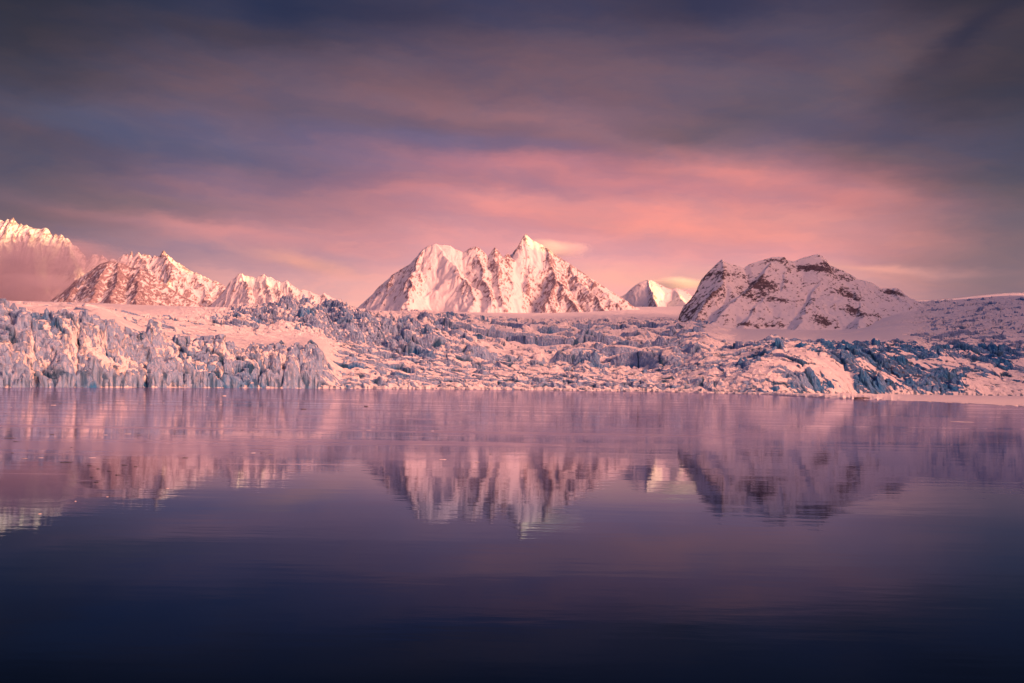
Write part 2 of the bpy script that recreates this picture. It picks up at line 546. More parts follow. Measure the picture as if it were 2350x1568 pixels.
# base surface: profile (s beyond the front) -> z at each bearing, then blended across bearings
Zk = np.zeros((len(gk), NR))
for i, k in enumerate(gk):
    t = GT[k]
    ys = np.array([a for a, _ in t], float); zs = np.array([P3(k, b, a)[2] for a, b in t])
    zs[0] = 0.0
    sk = ys - ys[0]
    sk = np.concatenate([[-14], sk, [12000]]); zs = np.concatenate([[-6], zs, [zs[-1] * 1.4]])
    Zk[i] = np.interp(s, sk, zs)
Zb = np.zeros((NR, NC))
ii = np.clip(np.searchsorted(gk, px) - 1, 0, len(gk) - 2)
tt = (px - gk[ii]) / (gk[ii + 1] - gk[ii]); tt = tt * tt * (3 - 2 * tt)
Zb = Zk[ii].T * (1 - tt) + Zk[ii + 1].T * tt

# front wall: buttresses and clefts push the face in and out
wx = Xg[20][None, :] * np.ones((NR, 1))
butt = fbm(px * 0.016, px * 0 + 3.1, 2, 5) * 12
butt = butt + 0 * px
cleft = np.zeros_like(px)
for c0, wd, dp in [(178, 7, 14), (337, 8, 18), (655, 7, 16), (668, 4, 9), (250, 5, 6), (430, 7, 9), (515, 7, 9), (80, 9, 8), (40, 6, 5), (740, 8, 8), (835, 5, 4), (600, 4, 5)]:
    cleft += dp * np.exp(-((px - c0) / wd) ** 2)
frontness = ss(900 - px, 0, 150)
push = butt * (0.35 + 0.65 * frontness)
fs = np.clip(SS / 30.0, 0, 1)
Zw = np.empty_like(Zb)
for j in range(NC):
    Zw[:, j] = np.interp(s - push[j] * np.exp(-np.maximum(s, 0) / 60.0), s, Zb[:, j])
Zb = Zw
del Zw

PXe = PX
# region weights
wall_h = ss(760 - PX, 0, 60) * ss(34 - SS, 0, 14)          # the tall left cliff
snowfield = ss(700 - PX, 0, 120) * ss(SS, 30, 60) * ss(700 - SS, 0, 300)
serac = np.exp(-(((PX - 700) / 210.0) ** 2)) * ss(Yg, 820, 1100) * ss(2000 - Yg, 0, 300)
serac = np.maximum(serac, ss(PX, 480, 620) * ss(1150 - PX, 0, 250) * ss(Yg, 880, 1050) * ss(1900 - Yg, 0, 500) * 0.75)
lowc = np.maximum(ss(PX, 740, 800), ss(PX, 690, 720) * ss(70 - SS, 0, 40) * 0.6) * ss(1750 - PX, 0, 200) * ss(1100 - Yg, 0, 200)
terr = ss(PX, 800, 1000) * ss(1720 - PX, 0, 150) * ss(Yg, 860, 1050) * ss(3600 - Yg, 0, 1400)
right = ss(PX, 1560, 1720) * ss(430 - SS, 0, 160)
farr = ss(PX, 2040, 2150) * ss(SS, 250, 420) * ss(3000 - Yg, 0, 300)

x = Xg; y = Yg
wxn = fbm(x / 60, y / 60, 3, 31) * 22
wyn = fbm(x / 60, y / 60, 3, 37) * 22
# big, medium and small ice blocks with tilted tops
r, t1, t2, ox, oy, f = vor((x + wxn) / 48, (y + wyn) / 24, 3)
fb = f
big = (r - 0.45) + 0.7 * (t1 * ox + t2 * oy) - 0.7 * (1 - ss(f, 0, 0.10))
r, t1, t2, ox, oy, f = vor((x + wxn * 0.6) / 18, (y + wyn * 0.6) / 8.5, 11)
fm = f
med = (r - 0.45) + 0.9 * (t1 * ox + t2 * oy) - 0.8 * (1 - ss(f, 0, 0.12))
r, t1, t2, ox, oy, f = vor((x + wxn * 0.3 + y * 0.4) / 7.0, (y + wyn * 0.3 - x * 0.2) / 3.8, 23)
sml = (r - 0.45) + 1.0 * (t1 * ox + t2 * oy) - 0.5 * (1 - ss(f, 0, 0.14))
patch = ss(fbm(x / 130, y / 70, 3, 77), -0.12, 0.22)         # where the ice is broken up
patch2 = ss(fbm(x / 70, y / 30, 3, 91), -0.10, 0.2)
# sharp leaning fins of the ice fall
fin = np.clip(ridged((x + wxn) / 42 + y / 160, (y + wyn) / 90, 4, 41), -1, 1)
fin2 = np.clip(ridged((x + wxn * .6) / 15 + y / 60, (y + wyn * .6) / 30, 3, 47), -1, 1)
amp = np.ones_like(x)
dz_ = np.zeros_like(x)
dz_ += snowfield * (big * 3.0 * patch + med * 3.5 * patch * patch2 + sml * 0.8 * patch * patch2 + fbm(x / 55, y / 40, 3, 5) * 2.5)
r, t1, t2, ox, oy, f = vor((x + wxn * 0.8) / 46, (y + wyn * 0.8) / 62, 51)
cone = np.clip(1 - 1.5 * np.sqrt(ox * ox + oy * oy) + 0.25 * fin2, 0, 1) * (0.35 + r)
dz_ += serac * (big * 4 + med * 6 + sml * 2.4 + cone * 24 - 6 + fin2 * 4.5)
dz_ += lowc * (big * 3.5 + med * 4.2 * (0.35 + 0.65 * patch) + sml * 1.8 * (0.3 + 0.7 * patch2) + fin2 * 1.5)
pR = ss(fbm(x / 90, y / 60, 3, 401), -0.15, 0.2)
tt_ = (PX - 1800) / 160.0
rampm = np.exp(-((SS - (150 - 130 * tt_)) / 26.0) ** 2) * ss(PX, 1785, 1810) * ss(1975 - PX, 0, 25)
snowR = ss(PX, 2190, 2230) * ss(80 - SS, 0, 40)
calm = np.clip(np.maximum(rampm, snowR * 0.8), 0, 1)
dz_ += right * (1 - calm) * (0.3 + 0.7 * pR) * (big * 9 + med * 5.5 + sml * 2.2 + fin2 * 3.2) + right * fbm(x / 50, y / 40, 3, 405) * 7 * (1 - calm)
dz_ += farr * (med * 6 * patch2 + big * 8 * patch + fbm(x / 40, y / 60, 3, 8) * 2)
wy2 = fbm(Xg / 26, SS / 17, 3, 201)
wy3 = fbm(Xg / 60, SS / 50, 3, 207)
bt = ridged(Xg / 30 + wy2 * 0.5, SS / 48 + wy3, 4, 211)
bt2 = ridged(Xg / 9 + wy2 * 0.8, SS / 15 + wy3, 4, 217)
wall_d = bt * 9.0 + bt2 * 4.0 + sml * 1.8 + med * 3.6 + big * 5.5 - 3.0
clf = np.zeros_like(Xg)
for c0, wd, dp in [(178, 5, 12), (337, 5, 15), (655, 4, 13), (250, 4, 5), (425, 4, 7), (513, 4, 8), (80, 5, 7), (30, 4, 5), (120, 3, 5), (735, 5, 7), (600, 3, 4), (290, 3, 4), (470, 3, 5), (560, 3, 4)]:
    lean = (c0 * 37 % 17 - 8) * 0.12
    cw = PX - c0 - (wy2 * 14 + wy3 * 12 + lean * (SS - 8))
    clf += dp * np.exp(-(cw / wd) ** 2) * (0.4 + 0.6 * ss(fbm(SS / 14 + c0, PX * 0 + c0, 2, 3), -0.2, 0.2))
wallz = ss(770 - PX, 0, 50) * ss(70 - SS, 0, 30) * ss(SS, -1, 4)
dz_ += wallz * (wall_d - clf)
# stepped terraces: risers turned to the water
lam = 115.0
ph = (y + fbm(x / 210, y / 150, 3, 61) * 150 + wyn * 0.8 + fbm(x / 40, y / 60, 2, 63) * 22) / lam
fr = ph - np.floor(ph)
k2 = _h(np.floor(ph).astype(np.int64), np.floor((x + wxn) / 90).astype(np.int64), np.int64(0), 5)
step_r = ((k2 & 255) / 255.0)
saw = ss(fr, 0.0, 0.10) - fr
dz_ += terr * (saw * (6 + 14 * patch) + med * 2.6 * patch2 + big * 3.0 * patch + sml * 0.8 * patch2)
ph = (y + fbm(x / 80, y / 70, 3, 71) * 60) / 44.0
fr2 = ph - np.floor(ph)
dz_ += terr * ((ss(fr2, 0, 0.12) - fr2) * 5.5 * patch2)
dz_ *= np.maximum(ss(SS, 2, 16) * 0.9 + 0.1 * ss(SS, -2, 2), wallz)
# the lumpy edge where it meets the water
dz_ += ss(SS, 0, 3) * ss(26 - SS, 0, 20) * ss(PX, 740, 800) * (sml + 0.3) * 1.8
Zg = Zb + dz_
Zg = np.where(SS <= -1.0, np.minimum(Zg, -0.5), Zg)
# fade the roughness out into the distance and overall slope roughness
Zg += fbm(x / 9, y / 9, 4, 101) * 0.7 * ss(SS, 1, 8)

# true 3-D displacement of the steep faces
gy, gx = np.gradient(Zg)
hx = np.gradient(Xg, axis=1) + 1e-6; hy = np.gradient(Yg, axis=0)
sxl = gx / hx; syl = gy / hy
nl = np.sqrt(sxl**2 + syl**2 + 1)
nx, ny, nz = -sxl / nl, -syl / nl, 1 / nl
steep = 1 - nz
q = fbm(Xg / 9 + Zg / 23, Zg / 6 + Yg / 31, 4, 131, 0.6) * 4.0 + ridged(Xg / 22 + Zg / 60, Zg / 30 + Yg / 60, 3, 137) * 2.4
sm = blur((steep * ss(SS, 0, 3)).astype(F32), 2, 1)
Xg2 = Xg + nx * q * sm; Yg2 = Yg + ny * q * sm; Zg2 = Zg + 0.25 * q * sm * (SS > 1)
blursteep = blur(steep.astype(F32), 1, 1)
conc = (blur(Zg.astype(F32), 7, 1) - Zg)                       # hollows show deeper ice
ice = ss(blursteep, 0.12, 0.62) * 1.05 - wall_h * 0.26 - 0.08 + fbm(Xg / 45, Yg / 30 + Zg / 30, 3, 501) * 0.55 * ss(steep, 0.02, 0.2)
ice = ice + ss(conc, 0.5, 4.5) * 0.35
ice = ice - ss(-ny * 0 + nx, 0.35, 0.9) * 0.35 * (1 - right)    # less ice colour on faces turned to the right
ice += right * (0.28 * pR + 0.02) - calm * right * 0.5 + farr * (0.55 * patch * patch2 - 0.02)
crk = np.clip((1 - ss(fm, 0, 0.10)) + (1 - ss(fb, 0, 0.07)), 0, 1)
deep = ss(fbm(Xg / 60, Yg / 40, 3, 511), 0.0, 0.35) * 0.5 + ss(conc, 0.4, 4.5) * 0.8 + crk * 0.35 + right * (0.15 + 0.6 * ss(PX, 1650, 2000)) * (0.4 + 0.6 * pR) + ss(clf, 3, 10) * wallz * 0.9  # blue of the ice itself, plus darkness put into cracks and clefts
zone = np.exp(-((PX - 2050) / 210.0) ** 2) * ss(240 - SS, 0, 140)
grey_mix = zone * ss(fbm(x / 60, y / 40, 3, 5), -0.1, 0.3)  # one stretch of the front mottled with dark grey
crv = np.abs(fbm(Xg / 95 + 3, Yg / 26 + Xg / 300, 3, 601)) ; crv2 = np.abs(fbm(Xg / 60, Yg / 18 - Xg / 200, 3, 607))
cmask = np.clip(snowfield + farr + terr * 0.7 + ss(Yg, 1800, 2200) * ss(5200 - Yg, 0, 800), 0, 1) * ss(fbm(Xg / 160, Yg / 110, 2, 611), -0.2, 0.15)
crl = np.maximum(1 - ss(crv, 0.008, 0.06), (1 - ss(crv2, 0.006, 0.05)) * 0.8) * cmask
Zg2 = Zg2 - crl * 3.0
broken = np.clip(serac + lowc + terr + right + wallz + snowfield * 0.6 + farr * 0.6, 0, 1)
slot_shade = np.clip((1 - ss(fm, 0.05, 0.15)) * ss(fbm(Xg / 18, Yg / 14, 2, 301), 0.0, 0.25) + (1 - ss(fb, 0.02, 0.065)) * ss(fbm(Xg / 30, Yg / 24, 2, 303), -0.05, 0.2), 0, 1) * broken * (0.25 + 0.75 * ss(steep, 0.05, 0.4))
slot_shade = np.maximum(slot_shade, crl * 0.4)
ice = ice + crl * 0.7
slot_shade = np.maximum(slot_shade, ss(clf, 5, 11) * wallz * 0.85)
slot_shade = np.maximum(slot_shade, ss(SS, -1.5, -0.5) * ss(3.5 - SS, 0, 1.5) * ss(fbm(px / 9, px * 0, 3, 5), -0.08, 0.2)[None, :] * 0.85)
ice = ice + ss(780 - PX, 0, 60) * 0.45 * ss(9 - SS, 0, 6)
gl = grid_mesh('glacier', Xg2, Yg2, Zg2, M_gl, {'ice': ice, 'deep': deep, 'grey_mix': grey_mix, 'slot_shade': slot_shade})
tag(gl, 'wide crevassed glacier with a broken blue ice front rising from the fjord', 'glacier', kind='structure')


def gz(px_, Yd):
    """height of the smooth glacier surface"""
    i = int(np.clip(np.searchsorted(px, px_), 0, NC - 1))
    return float(np.interp(Yd - yf[i], s, Zb[:, i]))


# ------------------------------------------------------------------ mountains
def ridge_field(X, Y, lines, wseed, warp=(30, 0)):
    wx_ = fbm(X / 140, Y / 140, 3, wseed) * warp[0]; wy_ = fbm(X / 140, Y / 140, 3, wseed + 5) * warp[0]
    pts, slope, _ = lines[0]
    xs0 = np.array([p[0] for p in pts]); ys0 = np.array([p[1] for p in pts]); zs0 = np.array([p[2] for p in pts])
    xr = X[0]
    zr = np.interp(xr, xs0, zs0)
    zr = np.where(xr < xs0[0], zs0[0] - (xs0[0] - xr) * slope, np.where(xr > xs0[-1], zs0[-1] - (xr - xs0[-1]) * slope, zr))
    yr = np.interp(xr, xs0, ys0)
    k = max(3, int(45 / (xr[1] - xr[0])))
    ker = np.hanning(2 * k + 3)[1:-1]; ker /= ker.sum()
    zsm = np.convolve(np.pad(zr, k, mode='edge'), ker, mode='valid')
    D0 = np.abs(Y - yr[None, :]).astype(F32)
    f = ss(D0, 5, 130)
    H = (zr[None, :] * (1 - f) + np.minimum(zsm[None, :] - 8 * 0, zr[None, :] + D0 * 0.6) * f - slope * D0).astype(F32)
    for k, (pts, slope, warpf) in enumerate(lines[1:]):
        xs = X + wx_ * warpf; ys = Y + wy_ * warpf
        for (ax, ay, az), (bx, by, bz) in zip(pts[:-1], pts[1:]):
            vx, vy = bx - ax, by - ay
            L = vx * vx + vy * vy + 1e-6
            t = np.clip(((xs - ax) * vx + (ys - ay) * vy) / L, 0, 1)
            d = np.sqrt((xs - ax - t * vx) ** 2 + (ys - ay - t * vy) ** 2)
            h = az + (bz - az) * t - slope * d
            h = np.minimum(h, zr[None, :] + D0 * 0.25)
            H = np.maximum(H, h)
    return H, D0


def mountain(label, main, slope, spurs, x_rng, y_rng, res, mat, seed, floor_z, flute=(60, 26), rough=12,
             rock_bias=0.0, patches=None, warp=30, rockfn=None, cap=None):
    """main, spurs: crest points (px, py, distance)"""
    nx_ = int((x_rng[1] - x_rng[0]) / res[0]); ny_ = int((y_rng[1] - y_rng[0]) / res[1])
    X, Y = np.meshgrid(np.linspace(*x_rng, nx_), np.linspace(*y_rng, ny_))
    lines = [([P3(*p) for p in main], slope, 0.0)] + [([P3(*p) for p in sp_], sl, 1.0) for sp_, sl in spurs]
    H, D0 = ridge_field(X, Y, lines, seed, (warp, 0))
    free = ss(D0, 4, 90)
    fl = ridged((X + fbm(X / 200, Y / 200, 2, seed + 2) * 90) / flute[0], Y / (flute[0] * 4.0), 4, seed + 3)
    nn = free * (fl - 0.3) * flute[1] + free * fbm(X / 90, Y / 90, 5, seed + 7, 0.55) * rough * 1.6
    nn = nn + ss(D0, 0, 12) * fbm(X / 22, Y / 22, 3, seed + 11) * rough * 0.22
    H = H + np.minimum(nn, 0.35 * D0)
    if cap is not None: H = np.minimum(H, cap(X, Y))
    H = np.maximum(H, floor_z)
    gy_, gx_ = np.gradient(H); sx_ = gx_ / ((x_rng[1] - x_rng[0]) / nx_); sy_ = gy_ / ((y_rng[1] - y_rng[0]) / ny_)
    st = np.sqrt(sx_**2 + sy_**2)
    curv = H - blur(H.astype(F32), 5, 2)
    nzr = fbm(X / 42, H / 42 + Y / 150, 5, seed + 21, 0.65)
    rock = 0.12 + 0.26 * ss(curv, -1, 8) + 0.32 * (ss(st, 0.7, 2.0) - 0.3) + nzr * 0.38 + rock_bias
    if rockfn is not None:
        rock = rockfn(X, Y, H, rock, D0)
    if patches:
        for (ppx, ppy, Yd, rx, rz, rot, k) in patches:
            cx_, _, cz_ = P3(ppx, ppy, Yd)
            sc_ = Yd / FOC
            u = (X - cx_) / (rx * sc_); v = (H - cz_) / (rz * sc_)
            u, v = u * math.cos(rot) + v * math.sin(rot), -u * math.sin(rot) + v * math.cos(rot)
            g = np.exp(-(u * u + v * v)) * ss(Yd + 250 - Y, 0, 60)
            rock = rock + 1.0 * k * g
    ob = grid_mesh('mountain', X, Y, H, mat, {'rock': rock}, smooth=True)
    tag(ob, label, 'mountain', 'snowy mountains behind the glacier', kind='structure')
    return ob


def jag(pts, amp, step, seed):
    rg = random.Random(seed); out = []
    for (a, b), (c, d) in zip(pts[:-1], pts[1:]):
        out.append((a, b)); n = int((c - a) / step)
        for i in range(1, n):
            t = i / n
            out.append((a + (c - a) * t, b + (d - b) * t + rg.uniform(-amp, amp * 0.6)))
    out.append(pts[-1])
    return out


def sil(pts, Yf):
    return [(a, b, Yf(a) if callable(Yf) else Yf) for a, b in pts]


# central massif with the tall spire
def YC(a): return float(np.interp(a, [820, 1140, 1200, 1475], [5650, 5700, 6000, 5940]))
sC = [(800, 722), (822, 703), (848, 680), (870, 655), (885, 643), (900, 628), (925, 612), (938, 604), (950, 592), (965, 572), (975, 564), (985, 562), (995, 558),
      (1003, 561), (1030, 563), (1040, 571), (1058, 578), (1066, 574), (1078, 567), (1090, 564), (1104, 575), (1117, 589), (1124, 578), (1132, 566), (1140, 574), (1152, 590),
      (1158, 582), (1163, 580), (1172, 592), (1182, 570), (1192, 551), (1202, 535), (1207, 540), (1212, 544), (1220, 552), (1226, 553), (1240, 560), (1252, 570), (1290, 595), (1320, 614),
      (1345, 632), (1370, 648), (1395, 664), (1420, 680), (1445, 697), (1475, 714), (1490, 726)]
def spur(*p): return list(p)
spC = [
    (spur((972, 566, 6000), (950, 610, 5850), (938, 660, 5600), (930, 712, 5300)), 0.95),
    (spur((995, 560, 6000), (1040, 610, 5820), (1075, 650, 5640), (1090, 690, 5500)), 1.0),
    (spur((1090, 566, 6000), (1095, 600, 5880), (1110, 640, 5700), (1125, 690, 5480)), 1.05),
    (spur((1132, 568, 6000), (1135, 600, 5900), (1145, 640, 5750), (1150, 700, 5480)), 1.1),
    (spur((1163, 582, 6000), (1163, 610, 5920), (1165, 660, 5720), (1160, 716, 5420)), 1.2),
    (spur((1207, 545, 6000), (1212, 590, 5880), (1212, 640, 5700), (1205, 690, 5520)), 1.15),
    (spur((1246, 566, 6000), (1240, 610, 5870), (1225, 650, 5730), (1215, 690, 5600)), 1.0),
    (spur((1246, 566, 6000), (1262, 610, 5850), (1276, 640, 5700), (1258, 690, 5450), (1252, 720, 5350)), 1.0),
    (spur((1276, 640, 5700), (1300, 672, 5560), (1325, 716, 5400)), 1.0),
    (spur((1300, 602, 6000), (1330, 650, 5800), (1370, 690, 5600), (1395, 716, 5450)), 0.9),
    (spur((1350, 636, 6000), (1385, 672, 5850), (1420, 705, 5700)), 0.8),
    (spur((900, 628, 6000), (890, 660, 5850), (875, 700, 5650)), 0.9),
]


def rockC(X, Y, H, rock, D0):
    pxx = X / 5700 * FOC + 1175
    # open snow aprons and the broad left bowl stay white
    bowl = np.exp(-(((pxx - 1022) / 34) ** 2)) * 0.55 + np.exp(-(((pxx - 1186) / 12) ** 2)) * ss(820 - H, 0, 120) * 0.5
    bowl += np.exp(-(((pxx - 1228) / 16) ** 2)) * ss(H, 560, 700) * 0.5
    foot = ss(470 - H, 0, 60) * 0.25 * ss(1200 - pxx, 0, 60)
    return rock - bowl - foot + 0.12 * ss(pxx, 1230, 1260) * ss(1400 - pxx, 0, 60)


spC = [([(a, b, c - 6000 + YC(p_[0][0])) for a, b, c in p_], k * 1.05) for p_, k in spC]
mountain('broad snowy massif with a tall sunlit spire, in the middle of the skyline', sil(jag(sC, 1.6, 5, 1), YC), 1.05, spC, (-1150, 1000), (4900, 6500), (3.2, 4.0), M_far, 300,
         150, flute=(70, 18), rough=12, rock_bias=0.17, rockfn=rockC)

# the low rocky mountain on the right, much nearer
sR = [(1515, 776), (1530, 766), (1545, 745), (1549, 722), (1553, 705), (1562, 690), (1580, 668), (1600, 650), (1622, 626), (1636, 612), (1645, 603), (1652, 597), (1656, 594), (1663, 600),
      (1675, 605), (1697, 611), (1706, 615), (1718, 606), (1735, 600), (1760, 593), (1772, 589), (1785, 588), (1800, 589), (1806, 596), (1822, 599), (1838, 592), (1852, 588),
      (1868, 584), (1877, 582), (1888, 588), (1897, 597), (1900, 610), (1912, 619), (1925, 626), (1945, 634), (1970, 640), (2000, 648), (2022, 661), (2045, 662), (2055, 660),
      (2066, 664), (2076, 676), (2090, 692), (2110, 706), (2150, 730), (2200, 756)]
def YR(a): return 2560 + (a - 1800) * 0.25
spR = [
    (spur((1656, 594, 2525), (1650, 650, 2430), (1620, 700, 2330), (1590, 748, 2220)), 1.2),
    (spur((1772, 590, 2553), (1740, 640, 2440), (1690, 690, 2320), (1640, 745, 2200)), 0.65),
    (spur((1800, 590, 2560), (1790, 660, 2420), (1740, 700, 2310), (1700, 752, 2180)), 0.65),
    (spur((1895, 600, 2580), (1880, 650, 2470), (1860, 700, 2340), (1830, 760, 2150)), 0.6),
    (spur((1930, 628, 2590), (1960, 670, 2480), (1975, 700, 2400), (1970, 765, 2150)), 0.6),
    (spur((2055, 661, 2620), (2070, 690, 2540), (2060, 740, 2380), (2050, 780, 2200)), 0.6),
    (spur((1985, 645, 2600), (2010, 690, 2480), (2020, 750, 2280)), 0.6),
]
RP = [
    (1872, 618, 2540, 42, 9, 0.12, 0.9), (1890, 606, 2560, 12, 10, 0, 0.5),
    (1748, 660, 2440, 34, 18, 0.25, 0.7), (1715, 680, 2400, 22, 12, 0.4, 0.5), (1640, 625, 2480, 34, 12, 0.7, 0.35),
    (1690, 630, 2470, 40, 8, 0.35, 0.4), (1600, 672, 2380, 30, 14, 0.8, 0.35), 
    (1800, 690, 2360, 36, 8, 0.3, 0.4), (1925, 668, 2480, 22, 14, 0.5, 0.4), (1958, 685, 2440, 20, 10, -0.3, 0.45),
    (1947, 714, 2380, 20, 12, -0.2, 0.6), (1885, 738, 2280, 22, 12, 0.6, 0.7), (1992, 750, 2240, 14, 6, 0, 0.7), (2022, 764, 2200, 9, 6, 0, 0.7),
    (2055, 672, 2580, 24, 9, -0.7, 0.6), (1712, 744, 2200, 18, 5, 0.2, 0.7), (1775, 745, 2200, 14, 5, 0.4, 0.5), (1935, 638, 2560, 30, 10, -0.3, 0.3),
    (1830, 620, 2540, 14, 14, 0, 0.35), (1780, 600, 2545, 26, 8, 0, 0.4), (2000, 722, 2340, 24, 4, -0.3, 0.3),
]


def rockR(X, Y, H, rock, D0):
    return rock * 1.0 + 0.22 - 0.25 * ss(150 - H, 0, 60)


def capR(X, Y):
    d = X - 373 / FOC * Y + 6 + fbm(X / 30, Y / 60, 3, 77) * 12
    return 100 + np.minimum(3.6 * d, 42 + 1.7 * d)


mountain('low dark-rock mountain streaked with snow, standing close behind the right of the glacier', sil(sR, YR), 0.72, spR, (230, 1330), (1980, 3000), (1.4, 1.8), M_near, 500,
         40, flute=(110, 7), rough=8, patches=RP, warp=22, rockfn=rockR,
         cap=capR)

# far left range, needle crest half in cloud
YL = 7200
sL = [(-500, 330), (-300, 420), (-120, 480), (-30, 505), (0, 506), (6, 500), (12, 502), (20, 497), (24, 504), (30, 511), (42, 515), (60, 519), (80, 523), (96, 521), (104, 528), (112, 541), (118, 534),
      (125, 540), (132, 536), (140, 546), (150, 548), (158, 560), (166, 562), (176, 574), (186, 584), (194, 598), (200, 592), (205, 582), (214, 583), (222, 590), (228, 583), (236, 590), (243, 598),
      (252, 592), (262, 596), (272, 588), (284, 581), (290, 584), (296, 574), (300, 592), (306, 580), (312, 577), (318, 585), (330, 584), (342, 590), (352, 586), (360, 588), (366, 575), (370, 573), (376, 582), (388, 590), (402, 602),
      (420, 613), (440, 624), (460, 634), (478, 642), (500, 650), (520, 662), (545, 676), (570, 692), (600, 715)]
spL = [
    (spur((366, 580, 7200), (392, 612, 7000), (380, 650, 6800), (372, 690, 6600)), 1.1),
    (spur((310, 580, 7200), (330, 612, 7050), (345, 650, 6850), (352, 700, 6600)), 1.0),
    (spur((440, 624, 7200), (455, 650, 7080), (470, 680, 6950), (480, 705, 6800)), 1.1),
    (spur((140, 548, 7200), (160, 600, 7000), (190, 660, 6700)), 1.1),
    (spur((60, 519, 7200), (70, 600, 6900), (90, 690, 6500)), 1.1),
    (spur((500, 650, 7200), (515, 675, 7100), (530, 700, 6950)), 1.1),
]
mountain('jagged needle ridge catching yellow sun, at the far left behind the fog bank', sil(jag(sL, 3.5, 4, 2), YL), 1.25, spL, (-5200, -1500), (6300, 7700), (4.6, 5.0), M_far, 700,
         120, flute=(60, 40), rough=16, rock_bias=0.10)

# shaded hill in front of it
sD = [(120, 690), (150, 668), (165, 650), (185, 632), (205, 618), (225, 604), (245, 598), (262, 600), (280, 604), (296, 614), (315, 612), (330, 622), (350, 634), (380, 656),
      (405, 672), (430, 686), (460, 700), (500, 718)]
spD = [
    (spur((245, 598, 5200), (225, 640, 5000), (200, 690, 4700)), 0.9),
    (spur((262, 600, 5200), (262, 640, 5000), (250, 700, 4650)), 0.9),
    (spur((315, 612, 5200), (310, 650, 5000), (310, 705, 4700)), 0.8),
    (spur((185, 632, 5200), (175, 660, 5050), (160, 690, 4900)), 0.9),
]
mountain('shaded rocky hill in front of the needle ridge, left of the icefall', sil(sD, 5200), 0.9, spD, (-2700, -1350), (4300, 5700), (3.4, 4.2), M_far, 900,
         120, flute=(60, 22), rough=12, rock_bias=0.46)  # rocky hill; extra rock cover also darkens it in place of shade

# second sunlit crest left of the gap
sE = [(480, 700), (500, 680), (515, 660), (522, 648), (530, 640), (540, 630), (548, 627), (560, 632), (572, 634), (584, 638), (596, 630), (602, 628), (610, 635), (618, 634), (628, 642), (640, 648),
      (648, 645), (655, 642), (664, 652), (672, 658), (682, 666), (694, 664), (705, 667), (716, 672), (726, 676), (735, 678), (741, 671), (748, 676), (760, 683), (775, 690), (790, 698), (815, 712)]
spE = [(spur((a, b, 6600), (a + 14, b + 30, 6480), (a + 22, b + 62, 6330)), 1.5) for a, b in [(548, 627), (584, 638), (602, 630), (628, 642), (655, 644), (682, 668), (705, 668), (741, 673)]]
mountain('fluted snow crest in yellow sun, between the hill and the gap left of the massif', sil(jag(sE, 2.5, 4, 3), 6600), 1.3, spE, (-2150, -950), (6000, 7000), (3.6, 3.6), M_far, 1100,
         120, flute=(34, 42), rough=10, rock_bias=-0.12)

# distant peak in the gap
sF = [(1395, 702), (1420, 682), (1435, 674), (1448, 661), (1458, 653), (1468, 647), (1480, 643), (1492, 642), (1502, 646), (1512, 652), (1528, 660), (1540, 664), (1552, 660), (1562, 664), (1575, 668), (1600, 690), (1640, 720)]
spF = [
    (spur((1482, 640, 9500), (1494, 665, 9300), (1508, 705, 8700)), 2.2),
    (spur((1552, 662, 9500), (1556, 680, 9300), (1575, 700, 9000)), 0.8),
]
mountain('small distant peak with one sunlit snowfield, in the gap between the massif and the dark mountain', sil(sF, 9500), 0.8, spF, (800, 2100), (8300, 10300), (6.5, 7), M_far, 1300,
         200, flute=(120, 12), rough=9, rock_bias=-0.02)

# unseen chain added on the right, crest shaped to place the low sun's shadow
prof = [(-9000, 900), (-4000, 900), (0, 1100), (1800, 1250), (3000, 1700), (3450, 1950), (4200, 1950), (4400, 1620), (4490, 1440), (4560, 1400), (4620, 1350), (4680, 1310), (4750, 1330),
        (4840, 1900), (4900, 2000), (4990, 1900), (5075, 1720), (5180, 1580), (5400, 1500), (8200, 1250), (8384, 1600), (8600, 1200), (9400, 1200), (11500, 1000)]
ys_ = np.linspace(-9000, 11500, 700); xs_ = np.linspace(4700, 7600, 120)
Yo, Xo = np.meshgrid(ys_, xs_)
Ho = np.interp(Yo, [a for a, _ in prof], [b for _, b in prof])
Dx = np.abs(Xo - 6000)
Ho = Ho - Dx * 1.05 + ss(Dx, 0, 200) * ridged(Xo / 500, Yo / 300, 4, 71) * 120
Ho = np.maximum(Ho, -20)
ob = grid_mesh('mountain', Xo, Yo, Ho, M_far, {'rock': 0.3 + 0.3 * fbm(Xo / 200, Yo / 200, 4, 5)}, smooth=True)
tag(ob, 'unseen snowy chain added on the right, crest shaped to block the low sun', 'mountain', kind='structure')

# ------------------------------------------------------------------ clouds and fog
def vol_mat(name, col, dens, centre, half, sc, lo, hi, aniso=0.3, seed=0.0, namp=1.5, ns=(1, 1, 2.2)):
    m = bpy.data.materials.new(name); m.use_nodes = True
    E.nt = m.node_tree; E.nt.nodes.clear()
    out = E.nt.nodes.new('ShaderNodeOutputMaterial')
    v = E.nt.nodes.new('ShaderNodeVolumePrincipled')
    v.inputs['Color'].default_value = (*col, 1); v.inputs['Anisotropy'].default_value = aniso
    p = pos()
    lc = vmap(p, scale=tuple(1 / h for h in half), loc=tuple(-c / h for c, h in zip(centre, half)))
    ln = E.nt.nodes.new('ShaderNodeVectorMath'); ln.operation = 'LENGTH'; E.nt.links.new(lc.s, ln.inputs[0])
    n = noise_n(vmap(p, loc=(seed, seed, seed), scale=ns), sc, 4, 0.6, 0.6)
    r = E(ln.outputs['Value']) + (n - 0.5) * namp
    d = sstep(r, hi, lo) * dens
    E.nt.links.new(d.s, v.inputs['Density'])
    E.nt.links.new(v.outputs[0], out.inputs['Volume'])
    return m


